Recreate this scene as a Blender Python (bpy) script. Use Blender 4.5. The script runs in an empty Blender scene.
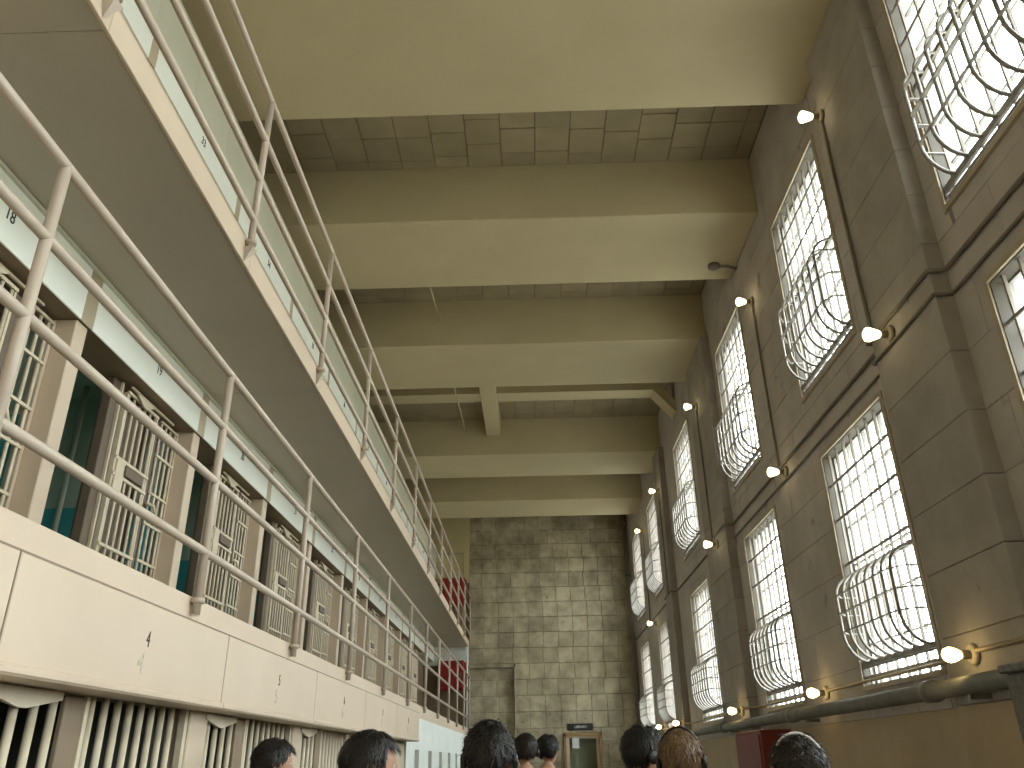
import bpy, bmesh, math, random
from mathutils import Vector, Matrix, noise
random.seed(7)
S = bpy.context.scene
C = S.collection
R = math.radians

# ------------------------------------------------------------------ camera
cam = bpy.data.cameras.new('camera')
cam.sensor_width = 36.0
cam.lens = 801.49 * 36.0 / 1024.0
cam.clip_start = 0.05
co = bpy.data.objects.new('camera', cam)
C.objects.link(co)
co.matrix_world = Matrix(((0.99954, 0.024966, 0.017164, 0.0),
                          (0.026154, -0.425075, -0.904780, 0.0),
                          (-0.015293, 0.904814, -0.425533, 1.6),
                          (0, 0, 0, 1)))
S.camera = co
# ------------------------------------------------------------------ overcast sky, brighter above the horizon than the ground below it
SKY = 17.0
w = bpy.data.worlds.new('overcast_sky')
S.world = w
w.use_nodes = True
nt = w.node_tree
nt.nodes.clear()
out = nt.nodes.new('ShaderNodeOutputWorld')
bg = nt.nodes.new('ShaderNodeBackground')
tc = nt.nodes.new('ShaderNodeTexCoord')
sx = nt.nodes.new('ShaderNodeSeparateXYZ')
rp = nt.nodes.new('ShaderNodeValToRGB')
ad = nt.nodes.new('ShaderNodeMath'); ad.operation = 'MULTIPLY_ADD'
ad.inputs[1].default_value = 0.5; ad.inputs[2].default_value = 0.5
nt.links.new(tc.outputs['Generated'], sx.inputs[0])
nt.links.new(sx.outputs['Z'], ad.inputs[0])
nt.links.new(ad.outputs[0], rp.inputs[0])
rp.color_ramp.elements[0].position = 0.47; rp.color_ramp.elements[0].color = (0.42, 0.40, 0.34, 1)
rp.color_ramp.elements[1].position = 0.53; rp.color_ramp.elements[1].color = (1.0, 1.0, 0.99, 1)
nt.links.new(rp.outputs[0], bg.inputs[0])
bg.inputs[1].default_value = SKY
nt.links.new(bg.outputs[0], out.inputs[0])
# ------------------------------------------------------------------ colour management
S.view_settings.view_transform = 'Standard'
S.view_settings.look = 'None'
S.view_settings.gamma = 1.0
S.view_settings.use_curve_mapping = False
S.view_settings.exposure = 0.0
S.cycles.max_bounces = 10
S.cycles.diffuse_bounces = 7
S.cycles.transparent_max_bounces = 16
S.cycles.sample_clamp_indirect = 6.0
S.cycles.caustics_reflective = False
S.cycles.caustics_refractive = False

# ------------------------------------------------------------------ materials
MATS = {}
def mat(name, c, c2=None, rough=0.6, scale=3.0, detail=5.0, bump=0.0, bscale=40.0, rnd=0.0, lo=0.35, hi=0.7, spots=None, metal=0.0, spec=0.4):
    """painted / mineral surface: two tones mixed by world noise, per-object value jitter, optional dirt spots and fine relief"""
    m = bpy.data.materials.new(name); m.use_nodes = True
    n = m.node_tree.nodes; l = m.node_tree.links
    b = n['Principled BSDF']
    b.inputs['Roughness'].default_value = rough
    b.inputs['Metallic'].default_value = metal
    b.inputs['Specular IOR Level'].default_value = spec
    g = n.new('ShaderNodeNewGeometry')
    t = n.new('ShaderNodeTexNoise'); t.inputs['Scale'].default_value = scale; t.inputs['Detail'].default_value = detail
    t.inputs['Roughness'].default_value = 0.62
    l.new(g.outputs['Position'], t.inputs['Vector'])
    cr = n.new('ShaderNodeValToRGB')
    c2 = c2 or tuple(v * 0.86 for v in c)
    cr.color_ramp.elements[0].position = lo; cr.color_ramp.elements[0].color = (*c2, 1)
    cr.color_ramp.elements[1].position = hi; cr.color_ramp.elements[1].color = (*c, 1)
    l.new(t.outputs['Fac'], cr.inputs[0])
    col = cr.outputs[0]
    if spots:
        sc, thr, sc_col = spots
        t2 = n.new('ShaderNodeTexNoise'); t2.inputs['Scale'].default_value = sc; t2.inputs['Detail'].default_value = 6
        l.new(g.outputs['Position'], t2.inputs['Vector'])
        r2 = n.new('ShaderNodeValToRGB')
        r2.color_ramp.elements[0].position = thr; r2.color_ramp.elements[0].color = (0, 0, 0, 1)
        r2.color_ramp.elements[1].position = thr + 0.06; r2.color_ramp.elements[1].color = (1, 1, 1, 1)
        l.new(t2.outputs['Fac'], r2.inputs[0])
        mx = n.new('ShaderNodeMix'); mx.data_type = 'RGBA'
        l.new(r2.outputs[0], mx.inputs['Factor']); l.new(col, mx.inputs['A']); mx.inputs['B'].default_value = (*sc_col, 1)
        col = mx.outputs['Result']
    if rnd:
        oi = n.new('ShaderNodeObjectInfo')
        ma = n.new('ShaderNodeMath'); ma.operation = 'MULTIPLY_ADD'; ma.inputs[1].default_value = 2 * rnd; ma.inputs[2].default_value = 1 - rnd
        l.new(oi.outputs['Random'], ma.inputs[0])
        vm = n.new('ShaderNodeVectorMath'); vm.operation = 'SCALE'
        l.new(col, vm.inputs[0]); l.new(ma.outputs[0], vm.inputs['Scale'])
        col = vm.outputs[0]
    l.new(col, b.inputs['Base Color'])
    if bump:
        t3 = n.new('ShaderNodeTexNoise'); t3.inputs['Scale'].default_value = bscale; t3.inputs['Detail'].default_value = 4
        l.new(g.outputs['Position'], t3.inputs['Vector'])
        bp = n.new('ShaderNodeBump'); bp.inputs['Strength'].default_value = bump; bp.inputs['Distance'].default_value = 0.01
        l.new(t3.outputs['Fac'], bp.inputs['Height']); l.new(bp.outputs[0], b.inputs['Normal'])
    MATS[name] = m
    return m
def emit(name, c, s):
    m = bpy.data.materials.new(name); m.use_nodes = True
    b = m.node_tree.nodes['Principled BSDF']
    b.inputs['Base Color'].default_value = (*c, 1)
    b.inputs['Emission Color'].default_value = (*c, 1)
    b.inputs['Emission Strength'].default_value = s
    return m
def glass(name, tint=(0.93, 0.97, 0.97)):
    m = bpy.data.materials.new(name); m.use_nodes = True
    n = m.node_tree.nodes; l = m.node_tree.links
    n.remove(n['Principled BSDF'])
    tr = n.new('ShaderNodeBsdfTransparent'); tr.inputs[0].default_value = (*tint, 1)
    gl = n.new('ShaderNodeBsdfGlossy'); gl.inputs['Roughness'].default_value = 0.05
    fr = n.new('ShaderNodeFresnel'); fr.inputs[0].default_value = 1.3
    mx = n.new('ShaderNodeMixShader')
    ge = n.new('ShaderNodeNewGeometry')
    iv = n.new('ShaderNodeMath'); iv.operation = 'SUBTRACT'; iv.inputs[0].default_value = 1.0
    l.new(ge.outputs['Backfacing'], iv.inputs[1])
    mu = n.new('ShaderNodeMath'); mu.operation = 'MULTIPLY'        # reflect at the outer faces only
    l.new(fr.outputs[0], mu.inputs[0]); l.new(iv.outputs[0], mu.inputs[1])
    l.new(mu.outputs[0], mx.inputs[0]); l.new(tr.outputs[0], mx.inputs[1]); l.new(gl.outputs[0], mx.inputs[2])
    l.new(mx.outputs[0], n['Material Output'].inputs[0])
    return m

M_CEIL = mat('ceiling_cream_paint', (0.52, 0.45, 0.29), (0.47, 0.405, 0.255), 0.55, 1.2, bump=0.05, spots=(5.0, 0.735, (0.36, 0.30, 0.18)))
M_TILE = mat('ceiling_block', (0.34, 0.285, 0.185), (0.275, 0.23, 0.145), 0.8, 2.5, bump=0.2, rnd=0.07)
M_JOINT = mat('mortar', (0.13, 0.115, 0.085), rough=0.9)
M_BLOCK = mat('end_wall_block', (0.46, 0.405, 0.28), (0.22, 0.19, 0.128), 0.8, 2.6, bump=0.3, rnd=0.13, lo=0.33, hi=0.66, spots=(7.0, 0.68, (0.17, 0.15, 0.10)))
M_RWALL = mat('window_wall_block', (0.50, 0.46, 0.42), (0.39, 0.355, 0.32), 0.75, 2.0, bump=0.25, rnd=0.05, spots=(3.0, 0.66, (0.28, 0.25, 0.21)))
M_RJOINT = mat('window_wall_mortar', (0.25, 0.225, 0.19), rough=0.9)
M_RLOW = mat('window_wall_tan_paint', (0.48, 0.37, 0.23), (0.41, 0.315, 0.19), 0.6, 2.0)
M_PIL = mat('pilaster_grey', (0.37, 0.34, 0.30), (0.29, 0.265, 0.235), 0.75, 3.0, bump=0.2, spots=(5, 0.7, (0.22, 0.2, 0.17)))
M_FLOOR = mat('polished_concrete', (0.34, 0.32, 0.28), (0.26, 0.25, 0.22), 0.35, 1.5)
M_CREAM = mat('cream_steel_paint', (0.62, 0.508, 0.388), (0.57, 0.465, 0.352), 0.42, 1.6, spots=(9.0, 0.76, (0.45, 0.38, 0.27)))
M_RAIL = mat('rail_paint', (0.52, 0.44, 0.36), (0.455, 0.38, 0.305), 0.33, 6.0, spots=(30.0, 0.75, (0.28, 0.2, 0.14)))
M_BAR = mat('bar_paint', (0.66, 0.58, 0.44), (0.56, 0.49, 0.36), 0.4, 8.0)
M_PLATE = mat('brown_steel', (0.27, 0.205, 0.135), (0.22, 0.165, 0.11), 0.5, 4.0)
M_JAMB = mat('dark_brown_steel', (0.15, 0.11, 0.075), (0.115, 0.085, 0.057), 0.5, 4.0)
M_BAND = mat('white_band_paint', (0.90, 0.92, 0.86), (0.85, 0.88, 0.82), 0.35, 2.0, spots=(14.0, 0.74, (0.5, 0.48, 0.38)))
M_PANEL = mat('grey_green_panel', (0.60, 0.60, 0.50), (0.55, 0.55, 0.45), 0.5, 1.5)
M_TAN = mat('tan_strip', (0.50, 0.43, 0.31), rough=0.6)
M_SOFFIT = mat('gallery_soffit_paint', (0.47, 0.425, 0.34), (0.425, 0.385, 0.305), 0.42, 1.0, spots=(6.0, 0.75, (0.33, 0.30, 0.22)))
M_GREEN = mat('cell_green_wall', (0.52, 0.60, 0.50), (0.44, 0.52, 0.43), 0.6, 2.0)
M_TEAL = mat('cell_teal_dado', (0.08, 0.42, 0.44), (0.065, 0.36, 0.38), 0.5, 2.0)
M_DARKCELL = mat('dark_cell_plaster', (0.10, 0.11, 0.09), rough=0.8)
M_RED = mat('red_enamel', (0.26, 0.016, 0.014), (0.20, 0.012, 0.012), 0.4, 3.0)
M_DKRED = mat('dull_red_enamel', (0.22, 0.035, 0.028), (0.17, 0.028, 0.022), 0.5, 3.0)
M_BROWN = mat('brown_dado', (0.20, 0.145, 0.095), (0.15, 0.11, 0.07), 0.6, 2.0)
M_STEEL = mat('galvanised_pipe', (0.22, 0.22, 0.195), (0.15, 0.15, 0.13), 0.5, 5.0, metal=0.1)
M_COND = mat('painted_conduit', (0.20, 0.175, 0.135), (0.15, 0.13, 0.1), 0.6, 6.0)
M_TANCOND = mat('tan_conduit', (0.42, 0.34, 0.21), rough=0.5)
M_CAGE = mat('cage_steel_paint', (0.30, 0.28, 0.25), (0.22, 0.20, 0.18), 0.4, 8.0)
M_WBAR = mat('window_bar_paint', (0.30, 0.26, 0.23), (0.22, 0.19, 0.17), 0.5, 8.0)
M_SASH = mat('sash_paint', (0.34, 0.33, 0.31), rough=0.5)
M_FRAME = mat('window_trim_paint', (0.44, 0.37, 0.27), (0.36, 0.30, 0.21), 0.5, 4.0)
M_REVEAL = mat('shaded_reveal_paint', (0.085, 0.075, 0.06), rough=0.7)  # dark colour stands in for weaker skylight on the inner jambs
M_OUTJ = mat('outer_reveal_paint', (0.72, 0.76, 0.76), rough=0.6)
M_GLASS = glass('window_glass')
M_DGLASS = glass('door_glass', (0.8, 0.82, 0.78))
M_BULB = emit('lit_bulb', (1.0, 0.82, 0.46), 7.0)
M_BULB2 = emit('lit_bare_bulb', (1.0, 0.72, 0.30), 16.0)
M_BRASS = mat('lamp_holder', (0.30, 0.26, 0.18), rough=0.5)
M_PORC = mat('white_porcelain', (0.62, 0.55, 0.40), rough=0.3)
M_BLACK = mat('black_paint', (0.015, 0.015, 0.015), rough=0.4)
M_WHITE = mat('white_lettering', (0.8, 0.8, 0.78), rough=0.5)
M_INK = mat('number_ink', (0.05, 0.045, 0.04), rough=0.7)
M_FADED = mat('faded_number_ink', (0.36, 0.33, 0.24), (0.6, 0.53, 0.4), rough=0.7, scale=60, lo=0.4, hi=0.6)
M_WOOD = mat('brown_wood', (0.34, 0.21, 0.09), (0.26, 0.155, 0.065), 0.45, 12.0)
M_WPLAST = mat('white_plaster', (0.76, 0.80, 0.76), (0.68, 0.72, 0.68), 0.6, 2.5)
M_CPLAST = mat('cream_plaster', (0.56, 0.48, 0.27), (0.50, 0.43, 0.24), 0.6, 1.5)
M_WINPATCH = mat('window_brightness', (0.85, 0.85, 0.82), rough=0.8)  # white that stands for window brightness behind the door glass
M_STIP = mat('grey_stipple', (0.24, 0.24, 0.21), (0.12, 0.12, 0.11), 0.7, 40.0, bump=0.5, bscale=60)

# ------------------------------------------------------------------ mesh helpers
WL = {}       # world location of every object that is used as a parent
CACHE = {}
def link(name, me, parent=None, loc=(0, 0, 0), rot=None):
    o = bpy.data.objects.new(name, me)
    C.objects.link(o)
    WL[o] = Vector(loc)
    if parent is not None:
        o.parent = parent
        o.location = Vector(loc) - WL[parent]
    else:
        o.location = loc
    if rot: o.rotation_euler = rot
    return o
def tag(o, label=None, cat=None, group=None, kind=None):
    if label: o['label'] = label
    if cat: o['category'] = cat
    if group: o['group'] = group
    if kind: o['kind'] = kind
    return o
def empty(name, loc, label=None, cat=None, group=None, kind=None):
    o = bpy.data.objects.new(name, None)
    o.empty_display_size = 0.1
    C.objects.link(o); o.location = loc; WL[o] = Vector(loc)
    return tag(o, label, cat, group, kind)
def smooth(me, on=True):
    me.polygons.foreach_set('use_smooth', [on] * len(me.polygons))
def box_mesh(name, dx, dy, dz, m, bev=0.0):
    key = ('box', round(dx, 4), round(dy, 4), round(dz, 4), m.name, round(bev, 4))
    if key in CACHE: return CACHE[key]
    bm = bmesh.new()
    bmesh.ops.create_cube(bm, size=1.0)
    bmesh.ops.scale(bm, vec=(dx, dy, dz), verts=bm.verts)
    if bev: bmesh.ops.bevel(bm, geom=bm.edges[:], offset=bev, segments=1, affect='EDGES')
    me = bpy.data.meshes.new(name); bm.to_mesh(me); bm.free()
    me.materials.append(m); CACHE[key] = me
    return me
def box(name, x0, x1, y0, y1, z0, z1, m, parent=None, bev=0.0):
    return link(name, box_mesh(name, x1 - x0, y1 - y0, z1 - z0, m, bev), parent, ((x0 + x1) / 2, (y0 + y1) / 2, (z0 + z1) / 2))
def boxes(name, lst, m, parent=None, loc=(0, 0, 0)):
    """several boxes of ONE thing as one mesh"""
    bm = bmesh.new()
    L = Vector(loc)
    for (x0, x1, y0, y1, z0, z1) in lst:
        r = bmesh.ops.create_cube(bm, size=1.0)
        bmesh.ops.scale(bm, vec=(x1 - x0, y1 - y0, z1 - z0), verts=r['verts'])
        bmesh.ops.translate(bm, vec=Vector(((x0 + x1) / 2, (y0 + y1) / 2, (z0 + z1) / 2)) - L, verts=r['verts'])
    me = bpy.data.meshes.new(name); bm.to_mesh(me); bm.free(); me.materials.append(m)
    return link(name, me, parent, loc)
def sweep(bm, pts, r, n=10, cap=True, flat=None):
    """tube along pts (or flat strip section when flat=(w,t))"""
    pts = [Vector(p) for p in pts]
    rings = []
    prev = None
    for i, p in enumerate(pts):
        if i == 0: d = pts[1] - p
        elif i == len(pts) - 1: d = p - pts[i - 1]
        else: d = (pts[i + 1] - p).normalized() + (p - pts[i - 1]).normalized()
        d.normalize()
        if prev is None:
            a = Vector((0, 0, 1)) if abs(d.z) < 0.9 else Vector((0, 1, 0))
            u = d.cross(a).normalized()
        else:
            u = (prev - d * prev.dot(d)).normalized()
        prev = u
        v = d.cross(u)
        rr = r[i] if isinstance(r, (list, tuple)) else r
        if flat:
            ring = [bm.verts.new(p + u * a_ * flat[0] / 2 + v * b_ * flat[1] / 2) for a_, b_ in ((1, 1), (-1, 1), (-1, -1), (1, -1))]
        else:
            ring = [bm.verts.new(p + (u * math.cos(2 * math.pi * k / n) + v * math.sin(2 * math.pi * k / n)) * rr) for k in range(n)]
        rings.append(ring)
    for a, b in zip(rings, rings[1:]):
        k = len(a)
        for i in range(k):
            bm.faces.new((a[i], a[(i + 1) % k], b[(i + 1) % k], b[i]))
    if cap:
        bm.faces.new(list(reversed(rings[0]))); bm.faces.new(rings[-1])
def tube(name, pts, r, m, parent=None, n=10, key=None):
    base = Vector(pts[0])
    rel = tuple(tuple(round(c, 4) for c in (Vector(p) - base)) for p in pts)
    k = ('tube', rel, r if not isinstance(r, list) else tuple(r), m.name, n)
    if k in CACHE: me = CACHE[k]
    else:
        bm = bmesh.new(); sweep(bm, rel, r, n)
        me = bpy.data.meshes.new(name); bmesh.ops.recalc_face_normals(bm, faces=bm.faces[:]); bm.to_mesh(me); bm.free()
        me.materials.append(m)
        me.polygons.foreach_set('use_smooth', [len(p.vertices) == 4 for p in me.polygons])
        CACHE[k] = me
    return link(name, me, parent, base)
def strip(name, pts, wd, th, m, parent=None):
    base = Vector(pts[0])
    rel = tuple(tuple(round(c, 4) for c in (Vector(p) - base)) for p in pts)
    k = ('strip', rel, wd, th, m.name)
    if k in CACHE: me = CACHE[k]
    else:
        bm = bmesh.new(); sweep(bm, rel, 0, flat=(wd, th))
        bmesh.ops.recalc_face_normals(bm, faces=bm.faces[:])
        me = bpy.data.meshes.new(name); bm.to_mesh(me); bm.free(); me.materials.append(m); CACHE[k] = me
    return link(name, me, parent, base)
def lathe(name, prof, m, axis='Z', n=16, parent=None, loc=(0, 0, 0), sm=True):
    """prof: list of (radius, height) turned about an axis"""
    k = ('lathe', tuple(prof), m.name, axis, n)
    if k in CACHE: me = CACHE[k]
    else:
        bm = bmesh.new(); rings = []
        for (r, h) in prof:
            ring = []
            for i in range(n):
                a = 2 * math.pi * i / n
                p = (r * math.cos(a), r * math.sin(a), h)
                if axis == 'X': p = (h, p[0], p[1])
                if axis == 'Y': p = (p[1], h, p[0])
                ring.append(bm.verts.new(p))
            rings.append(ring)
        for a, b in zip(rings, rings[1:]):
            for i in range(n): bm.faces.new((a[i], a[(i + 1) % n], b[(i + 1) % n], b[i]))
        bm.faces.new(list(reversed(rings[0]))); bm.faces.new(rings[-1])
        bmesh.ops.remove_doubles(bm, verts=bm.verts, dist=1e-5)
        bmesh.ops.recalc_face_normals(bm, faces=bm.faces[:])
        me = bpy.data.meshes.new(name); bm.to_mesh(me); bm.free(); me.materials.append(m); smooth(me, sm); CACHE[k] = me
    return link(name, me, parent, loc)
def text(name, s, size, m, loc, rot, parent=None, sx=1.0, depth=0.0015):
    k = ('text', s, size, m.name, sx)
    if k in CACHE: me = CACHE[k]
    else:
        cu = bpy.data.curves.new('t', 'FONT'); cu.body = s; cu.size = size; cu.align_x = 'CENTER'; cu.align_y = 'CENTER'; cu.extrude = depth
        t = bpy.data.objects.new('t', cu); C.objects.link(t)
        bpy.context.view_layer.update()
        me = bpy.data.meshes.new_from_object(t.evaluated_get(bpy.context.evaluated_depsgraph_get()))
        bpy.data.objects.remove(t); bpy.data.curves.remove(cu)
        for v in me.vertices: v.co.x *= sx
        me.materials.clear(); me.materials.append(m); CACHE[k] = me
    return link(name, me, parent, loc, rot)
def cut(rects, hole):
    """subtract hole (a0,a1,b0,b1) from rects"""
    o = []
    h0, h1, g0, g1 = hole
    for (a0, a1, b0, b1) in rects:
        if a1 <= h0 or a0 >= h1 or b1 <= g0 or b0 >= g1: o.append((a0, a1, b0, b1)); continue
        if a0 < h0: o.append((a0, h0, b0, b1))
        if a1 > h1: o.append((h1, a1, b0, b1))
        c0, c1 = max(a0, h0), min(a1, h1)
        if b0 < g0: o.append((c0, c1, b0, g0))
        if b1 > g1: o.append((c0, c1, g1, b1))
    return o

# ------------------------------------------------------------------ the hall: dimensions in metres
Y0, YE = -6.5, 21.9            # back of the hall behind the viewer, end wall
XW, XF = 2.69, -2.56           # window wall, front plane of the cell block
ZB, ZC = 7.20, 7.97            # underside of the beams, ceiling
P, YS = 1.76, 2.29             # cell pitch, first seam in view
DECK1, DECK2 = 2.35, 4.455
SOF2 = 4.306
XE = -1.655                    # gallery edge
MOD = 0.39                     # block module
LOZ, UPZ = (2.10, 4.06), (4.73, 6.74)
LOW = [(2.66, 4.02), (5.62, 7.0), (8.60, 9.98), (12.35, 13.84), (16.48, 17.77), (19.33, 20.84)]
UPP = [(2.78, 4.18), (5.80, 7.18), (8.78, 10.16), (12.50, 13.98), (16.58, 17.87), (19.40, 20.88)]
BEAMS = [(4.40, 5.835), (7.49, 8.89), (10.52, 12.01), (15.26, 16.65), (18.43, 19.84)]
BACK_OPEN = [(-0.20, 1.16), (-3.15, -1.79), (-6.1, -4.74)]  # unseen windows behind the viewer, added for the daylight they let in
HOLES = [(a, b) + LOZ for (a, b) in LOW + BACK_OPEN] + [(a, b) + UPZ for (a, b) in UPP + BACK_OPEN]

tag(box('floor', -6.0, 3.2, Y0 - 0.2, YE + 0.4, -0.2, 0.0, M_FLOOR), 'grey polished concrete floor of the cell house', kind='structure')
ceil_o = tag(box('ceiling', -6.0, 3.2, Y0 - 0.2, YE + 0.4, ZC + 0.02, ZC + 0.3, M_JOINT), 'block ceiling between the cream beams', kind='structure')
# ceiling blocks in the bays one can see, plain slabs in the others
for (a, b) in ((5.835, 7.49), (8.89, 10.52), (12.01, 15.26)):
    nrow = round((b - a) / MOD)
    for i in range(14):
        x0 = XF + i * MOD; x1 = min(x0 + MOD, XW - 0.005)
        if x1 - x0 < 0.06: continue
        y1 = b; h = MOD * random.choice((0.35, 0.5, 0.6, 1.0))
        while y1 > a + 0.03:
            y0 = max(y1 - h, a)
            box('block', x0 + 0.003, x1 - 0.003, y0 + 0.003, y1 - 0.003, ZC + random.choice((-0.003, 0.0, 0.003)), ZC + 0.04, M_TILE, ceil_o, 0.004)
            y1 = y0; h = MOD
box('slab', -4.85, XF - 0.002, 4.40, 16.65, ZC, ZC + 0.018, M_TILE, ceil_o)
for (a, b) in ((Y0, 4.40), (16.65, 18.43), (19.84, YE)):
    tag(box('slab', -4.85, XW, a, b, ZC, ZC + 0.03, M_TILE, ceil_o), None)
for n, (a, b) in enumerate(BEAMS):
    pl = ['nearest cream ceiling beam, cut by the top of the picture', 'second cream ceiling beam from the viewer, with a round junction box', 'third cream ceiling beam, in front of the short cross beam',
          'fourth cream ceiling beam, behind the short cross beam', 'farthest cream ceiling beam, just before the end wall'][n]
    tag(box('ceiling_beam', -4.85, XW + 0.0, a, b, ZB, ZC + 0.03, M_CEIL, bev=0.012), pl, 'beam', 'deep cream ceiling beams', 'structure')
tag(box('ceiling_beam', -4.85, XW, 1.35, 2.80, ZB, ZC + 0.03, M_CEIL, bev=0.012), 'cream ceiling beam above and behind the viewer', 'beam', 'deep cream ceiling beams', 'structure')
# the small beams of the wide bay
tag(box('trim_1', -0.83, -0.54, 12.0, 15.27, 7.62, ZC + 0.02, M_CEIL, bev=0.008), 'short cream beam running lengthwise between the third and fourth beams', kind='structure')
xb = bmesh.new()
prof = [(-4.85, 7.65), (2.30, 7.65), (2.66, 7.22), (2.70, 7.22), (2.70, 7.40), (2.43, 7.75), (2.43, ZC + 0.02), (-4.85, ZC + 0.02)]
va = [xb.verts.new((x, 13.25, z)) for x, z in prof]; vb = [xb.verts.new((x, 13.62, z)) for x, z in prof]
xb.faces.new(va); xb.faces.new(list(reversed(vb)))
for i in range(len(prof)): xb.faces.new((va[i], vb[i], vb[(i + 1) % len(prof)], va[(i + 1) % len(prof)]))
bmesh.ops.recalc_face_normals(xb, faces=xb.faces[:])
me = bpy.data.meshes.new('trim_2'); xb.to_mesh(me); xb.free(); me.materials.append(M_CEIL)
tag(link('trim_2', me), 'slender cream cross beam with a sloping knee at the window wall', kind='structure')
# thin conduits hanging below the ceiling
for n, (x, y0, z0, y1, z1) in enumerate(((-1.24, 8.95, 7.30, 10.50, 7.62), (-1.22, 12.05, 7.36, 15.24, 7.70))):
    tag(tube('ceiling_conduit', [(x, y0, z0), (x - 0.03, y1, z1)], 0.012, M_CEIL, n=6),
        ['thin painted conduit crossing the bay behind the second beam', 'thin painted conduit crossing the wide bay left of the short beam'][n], 'conduit', 'thin ceiling conduits')
jb = lathe('junction_box', [(0.075, 0.0), (0.075, -0.03), (0.06, -0.045), (0.0, -0.045)], M_COND, 'Z', 14, None, (2.40, 8.55, ZB))
tag(jb, 'dark round junction box under the second beam beside the window wall', 'junction box')
tube('stub', [(2.46, 8.55, ZB - 0.02), (2.56, 8.55, ZB - 0.02), (2.68, 8.55, ZB - 0.06)], 0.018, M_COND, jb)

# ------------------------------------------------------------------ window wall
rects = [(Y0, YE, 0.0, ZC + 0.1)]
for h in HOLES: rects = cut(rects, h)
wr = tag(boxes('wall_right', [(XW + 0.008, XW + 0.27, a, b, c, d) for (a, b, c, d) in rects], M_RJOINT), 'grey brown block wall with two rows of caged windows', kind='structure')
lowp = tag(box('wall_right_lower', XW - 0.004, XW + 0.02, Y0, YE, 0.0, 1.86, M_RLOW), 'tan painted lower part of the window wall', kind='structure')
# blocks with open joints
nb = 0
zrow = [1.86 + MOD * k for k in range(17)]
def block_piece(r, parent):
    (a0, a1, b0, b1) = r
    if a1 - a0 < 0.03 or b1 - b0 < 0.03: return
    dx = random.choice((0.0, 0.002, 0.004))
    box('block', XW + dx, XW + 0.03, a0 + 0.002, a1 - 0.002, b0 + 0.002, b1 - 0.002, M_RWALL, parent, 0.003)
for k, z in enumerate(zrow):
    z1 = min(z + MOD, ZC)
    y = 2.2 - (MOD if k % 2 else 0)
    while y < 13.8:
        rr = [(y, y + 2 * MOD, z, z1)]
        for h in HOLES: rr = cut(rr, h)
        for r in rr: block_piece(r, wr)
        y += 2 * MOD
# beyond: one plain facing with the openings left free
rects = [(13.8, YE, 1.86, ZC), (Y0, 2.2 - MOD, 1.86, ZC)]
for h in HOLES: rects = cut(rects, h)
boxes('facing', [(XW + 0.001, XW + 0.03, a, b, c, d) for (a, b, c, d) in rects], M_RWALL, wr)
# pilasters below the first, third and fourth beams
for n, (a, b) in enumerate(((4.38, 5.33), (10.42, 11.70), (15.00, 15.72))):
    pz = 0.0
    po = tag(empty('wall_pilaster', ((XW + 2.57) / 2, (a + b) / 2, 0.0)), ['shallow pilaster under the nearest beam', 'shallow pilaster under the third beam', 'shallow pilaster under the fourth beam'][n], 'pilaster', 'shallow wall pilasters', 'structure')
    z = 0.0
    hs = [1.86] + [MOD] * 13 + [ZB - 1.86 - 13 * MOD]
    for h in hs:
        box('block', 2.575 + random.choice((0, 0.002)), XW + 0.02, a, b, z + 0.002, z + h - 0.002, M_PIL if z > 1.8 else M_RLOW, po, 0.004)
        z += h

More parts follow.
